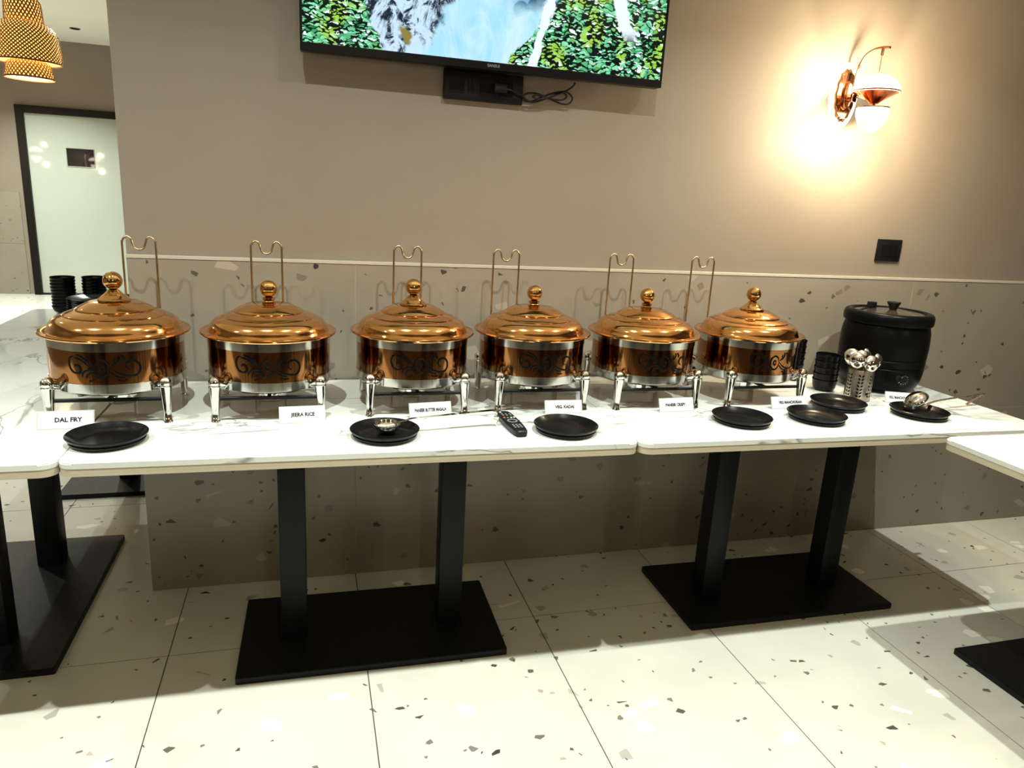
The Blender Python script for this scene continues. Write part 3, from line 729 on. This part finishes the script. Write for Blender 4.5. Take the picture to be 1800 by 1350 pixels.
# black socket panel and the coiled cable
t = thing('socket_panel', 'wide black power socket panel on the wall under the television', 'socket panel', (.890, .0118, 1.762))
ob('panel_plate', box_mesh('panel_plate', 0, .278, -.020, 0, 0, .094, .003, 2), M_blackplast, t)
for i, x in enumerate((.045, .150, .215)):
    ob('socket_module', box_mesh('socket_module', x-.026, x+.026, -.0225, -.0201, .020, .074, .001, 1), M_screenbezel, t)
for i, x in enumerate((.088, .104)):
    ob('rocker_switch', box_mesh('rocker_switch', x-.0065, x+.0065, -.0235, -.0201, .024, .070, .001, 1), M_blackmetal, t)
ob('plug', box_mesh('plug', .168, .215, -.050, -.0226, .030, .062, .006, 2), M_blackplast, t)
cpts = [(1.105, -.030, 1.806), (1.135, -.034, 1.799), (1.162, -.026, 1.790), (1.180, -.020, 1.778), (1.205, -.016, 1.774), (1.235, -.014, 1.784), (1.27, -.012, 1.800), (1.300, -.010, 1.815), (1.322, -.010, 1.812), (1.325, -.012, 1.800),
        (1.305, -.016, 1.790), (1.27, -.020, 1.790), (1.235, -.023, 1.798), (1.205, -.023, 1.803), (1.178, -.020, 1.800), (1.166, -.014, 1.788), (1.178, -.008, 1.776), (1.205, -.006, 1.779), (1.240, -.008, 1.797), (1.28, -.014, 1.812), (1.312, -.020, 1.818), (1.335, -.018, 1.812),
        (1.348, -.014, 1.798), (1.338, -.010, 1.782), (1.312, -.008, 1.779), (1.28, -.012, 1.786), (1.245, -.026, 1.793), (1.21, -.028, 1.797), (1.20, -.024, 1.79), (1.23, -.027, 1.786), (1.28, -.027, 1.803), (1.322, -.022, 1.822), (1.345, -.018, 1.838), (1.352, -.02, 1.8515)]
tag(ob('coiled_cable', tube('coiled_cable', smooth_prof(cpts, 5), .0030, 8), M_blackplast), 'black power cable bundled in loops beside the socket panel', 'cable')

# ------------------------------------------------------------------ wall switch
t = thing('wall_switch', 'square black switch plate on the wall below the brass lamp', 'switch', (2.838, .0118, 1.320))
ob('switch_plate', box_mesh('switch_plate', -.062, .062, -.009, 0, -.046, .046, .002, 2), M_blackplast, t)
for x in (-.028, 0, .028): ob('rocker', box_mesh('rocker', x-.0125, x+.0125, -.012, -.0091, -.024, .024, .001, 1), M_screenbezel, t)

# ------------------------------------------------------------------ sconces
def oval(name, rx, rz_, y0, y1, lobes=0, seg=48):
    vs, fs = [], []
    for k_, (y, s_) in enumerate(((y0, 1), (y1*.4+y0*.6, 1), (y1, .90))):
        for i in range(seg):
            a = 2*PI*i/seg; m_ = 1+(.035*math.cos(lobes*a) if lobes else 0)
            vs.append((rx*s_*m_*math.cos(a), y, rz_*s_*m_*math.sin(a)))
    for k_ in range(2):
        for i in range(seg): fs.append((k_*seg+i, k_*seg+(i+1) % seg, (k_+1)*seg+(i+1) % seg, (k_+1)*seg+i))
    fs += [tuple(range(seg)), tuple(range(2*seg, 3*seg))]
    return mesh_py(name, vs, fs, 40)
sc_meshes = {}
def sconce(label, loc, rz, lamp=26.0):
    t = thing('wall_sconce', label, 'wall lamp', loc, rz, 'rose gold wall lamps')
    if not sc_meshes:
        M = sc_meshes
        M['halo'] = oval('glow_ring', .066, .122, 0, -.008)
        M['plate'] = oval('back_plate', .046, .098, -.0083, -.020, 14)
        M['rib'] = oval('plate_rib', .018, .052, -.0203, -.032)
        M['arm'] = tube('arm', smooth_prof([(.005, -.030, -.045), (.004, -.050, .0), (.006, -.048, .05), (.010, -.052, .10), (.016, -.072, .138), (.026, -.105, .156), (.036, -.14, .158), (.042, -.165, .154)], 5), .0045, 10)
        M['brk'] = joined('bracket', [tube_data([(.0, -.030, -.02), (.010, -.07, -.012)], .004, 8), tube_data([(-.004, -.03, -.03), (.0, -.055, -.062), (.0, -.034, -.085)], .0035, 8), md(box_mesh('q', -.006, .014, -.066, -.05, -.03, .004, .002, 1))], 40)
        cx, cy = .034, -.138
        M['cord'] = joined('cord', [tube_data([(cx, cy, .156), (cx, cy, .145), (cx, cy, .1449), (cx, cy, .130)], .005, 8), tube_data([(cx, cy, .131), (cx, cy, .062)], .0012, 6), tube_data([(cx, cy, .072), (cx, cy, .050)], [.002, .0065], 8)], 40)
        n = 12
        dome = [(.0, .062)] + [(.084*math.sin(PI/2*i/n), .004+.058*math.cos(PI/2*i/n)) for i in range(1, n+1)] + [(.082, .001), (.0, .002)]
        M['dome'] = lathe('dome_shade', dome, 56, 60, cx, cy)
        M['rim'] = lathe('dome_rim', [(.0835, .0005), (.0862, .0015), (.0862, .0055), (.0845, .0062)], 56, 60, cx, cy)
        M['fun'] = lathe('funnel', smooth_prof([(.0815, -.0005), (.060, -.012), (.034, -.027), (.020, -.036), (.015, -.040)], 3) + [(.0, -.040)], 56, 60, cx, cy)
        M['stem'] = lathe('stem', [(.006, -.040), (.006, -.049), (.018, -.050), (.040, -.052), (.060, -.053), (.0605, -.058), (.058, -.058), (0, -.056)], 48, 40, cx, cy)
        M['cup'] = lathe('cup_shade', [(.0, -.0585), (.058, -.0585)] + [(.058*max(0, 1-math.sin(PI/2*i/n)**2.2)**.62, -.060-.083*math.sin(PI/2*i/n)) for i in range(n+1)], 48, 60, cx, cy)
    M = sc_meshes
    ob('glow_ring', M['halo'], M_halo, t, label='lit white oval behind the brass plate'); bp_ = ob('back_plate', M['plate'], M_rose, t)
    ob('plate_rib', M['rib'], M_rose, bp_); ob('arm', M['arm'], M_rose, t); ob('bracket', M['brk'], M_rose, t); ob('cord', M['cord'], M_rose, t)
    dm = ob('dome_shade', M['dome'], M_opal, t, label='lit white dome shade'); ob('dome_rim', M['rim'], M_rose, dm)
    ob('funnel', M['fun'], M_rose, t, label='copper funnel under the dome'); ob('stem', M['stem'], M_rose, t); ob('cup_shade', M['cup'], M_opal, t, label='lit white egg-shaped lower shade')
    for dz, e in ((.10, .8), (-.16, 1.0)):
        ld = bpy.data.lights.new('sconce_bulb', 'POINT'); ld.energy = lamp*e; ld.color = (1, .80, .52); ld.shadow_soft_size = .02
        lo = bpy.data.objects.new('sconce_bulb', ld); COL.objects.link(lo); lo.parent = t; lo.location = (.034, -.245, dz)
    return t
sconce('rose gold wall lamp with two white shades right of the television', (2.486, .0118, 1.910), 0)
sconce('rose gold wall lamp mirrored in the dark window of the white door', (X_L+.0002, 2.46, 1.66), PI/2, 8)
for lx_, ll_ in ((-1.6, 'left'), (.9, 'middle'), (3.3, 'right')):  # unseen lamps added on the rear wall to warm the shadows
    sconce('unseen rose gold wall lamp added behind the viewpoint for warm fill, %s one of three' % ll_, (lx_, Y_N, 1.90), PI, 11)
sconce('rose gold wall lamp mirrored near the left jamb of the white door', (X_L+.0002, 5.36, 1.70), PI/2, 8)

# ------------------------------------------------------------------ woven bamboo pendant
PX, PY, PZ = -1.30, 3.25, 0
def pendant(loc):
    t = thing('woven_pendant_lamp', 'three-tier woven bamboo pendant lamp glowing at the top left', 'pendant lamp', loc)
    tiers = [(.105, .115, .10, .28, 32), (.185, .205, -.125, .115, 50), (.125, .150, -.225, -.11, 38)]
    for ri, (rt_, rb_, z0, z1, ns) in enumerate(tiers):
        n = 16
        def R(u): return (rb_ + (rt_-rb_)*u)*(1-.22*max(0, (u-.72)/.28)**2 - .05*max(0, (.2-u)/.2)**2)
        vs, fs = [], []
        for d in (-1, 1):
            for s_ in range(ns):
                o = len(vs); a0 = 2*PI*s_/ns; wd = 2*PI/ns*.24
                for i in range(n+1):
                    u = i/n; a = a0 + d*u*(z1-z0)*5.5; r = R(u) + (.0012 if (i+s_) % 2 == 0 else -.0012)*d
                    z = z0+(z1-z0)*u
                    vs.append((r*math.cos(a-wd), r*math.sin(a-wd), z)); vs.append((r*math.cos(a+wd), r*math.sin(a+wd), z))
                for i in range(n): fs.append((o+2*i, o+2*i+1, o+2*i+3, o+2*i+2))
        tier = ob('woven_tier', mesh_py('woven_tier', vs, fs), M_bamboo, t)
        ob('tier_rim', lathe('tier_rim', [(R(0)-.003, z0), (R(0)+.003, z0-.002), (R(0)+.003, z0+.010), (R(0)-.002, z0+.008), (R(0)-.003, z0)], 48, 60), M_bamboo, tier)
        ob('lamp_liner', lathe('lamp_liner', [(R(i/8)-.008, z0+.006+(z1-z0-.006)*i/8) for i in range(9)], 48, 180), M_liner, t, label='glowing inner liner')
    ob('bulb', lathe('bulb', [(max(.03*math.sin(PI*i/12), 0), -.07+.035*math.cos(PI*i/12)) for i in range(13)], 20, 180), M_bulb, t)
    ob('cord', tube('cord', [(0, 0, -.03), (0, 0, CEIL-loc[2]-.03)], .004, 8), M_blackplast, t)
    ob('ceiling_rose', lathe('ceiling_rose', [(0, CEIL-loc[2]-.03), (.03, CEIL-loc[2]-.03), (.045, CEIL-loc[2]-.012), (.05, CEIL-loc[2]-.0005), (0, CEIL-loc[2]-.0005)], 32, 40), M_blackplast, t)
    ld = bpy.data.lights.new('pendant_bulb', 'POINT'); ld.energy = 14; ld.color = (1, .72, .40); ld.shadow_soft_size = .03
    lo = bpy.data.objects.new('pendant_bulb', ld); COL.objects.link(lo); lo.parent = t; lo.location = (0, 0, -.27)
    return t
def ray_at(px, py, y):
    d = f2*F_PX + r3*(px-900) - u3*(py-675); k_ = (y-CAM.y)/d.y; return CAM + d*k_
P_ = ray_at(46, 75, 3.3)
pendant((P_.x, P_.y, P_.z))

# ------------------------------------------------------------------ unseen black chairs added behind the viewpoint to mirror dark bands in the copper drums
def chair_part(name, *a, **k_): return box_mesh(name, *a, **k_)
seat_me = box_mesh('seat', -.21, .21, -.21, .21, .43, .48, .015, 3)
back_me = box_mesh('backrest', -.20, .20, -.235, -.195, .50, .86, .012, 3)
cleg_me = box_mesh('leg', -.016, .016, -.016, .016, 0, .4299, .003, 1)
stile_me = box_mesh('back_stile', -.014, .014, -.014, .014, .4301, .86, .003, 1)
for i, (x, y, rz, lab) in enumerate([(-1.30, -2.42, .10, 'unseen black chair added behind the viewpoint for reflections, farthest left'), (-.55, -2.35, -.06, 'unseen black chair added behind the viewpoint for reflections, second from left'),
                                     (1.35, -2.40, .05, 'unseen black chair added behind the viewpoint for reflections, just right of centre'), (2.15, -2.45, -.08, 'unseen black chair added behind the viewpoint for reflections, second from right'),
                                     (2.95, -2.40, .12, 'unseen black chair added behind the viewpoint for reflections, farthest right')]):
    t = thing('reflection_chair', lab, 'chair', (x, y, .0003), rz, 'unseen black chairs added for dark reflections')
    ob('seat', seat_me, M_blackplast, t); ob('backrest', back_me, M_blackplast, t)
    for sx in (-.18, .18):
        for sy in (-.18, .18): ob('leg', cleg_me, M_blackmetal, t, (sx, sy, 0))
        ob('back_stile', stile_me, M_blackmetal, t, (sx, -.18, 0))
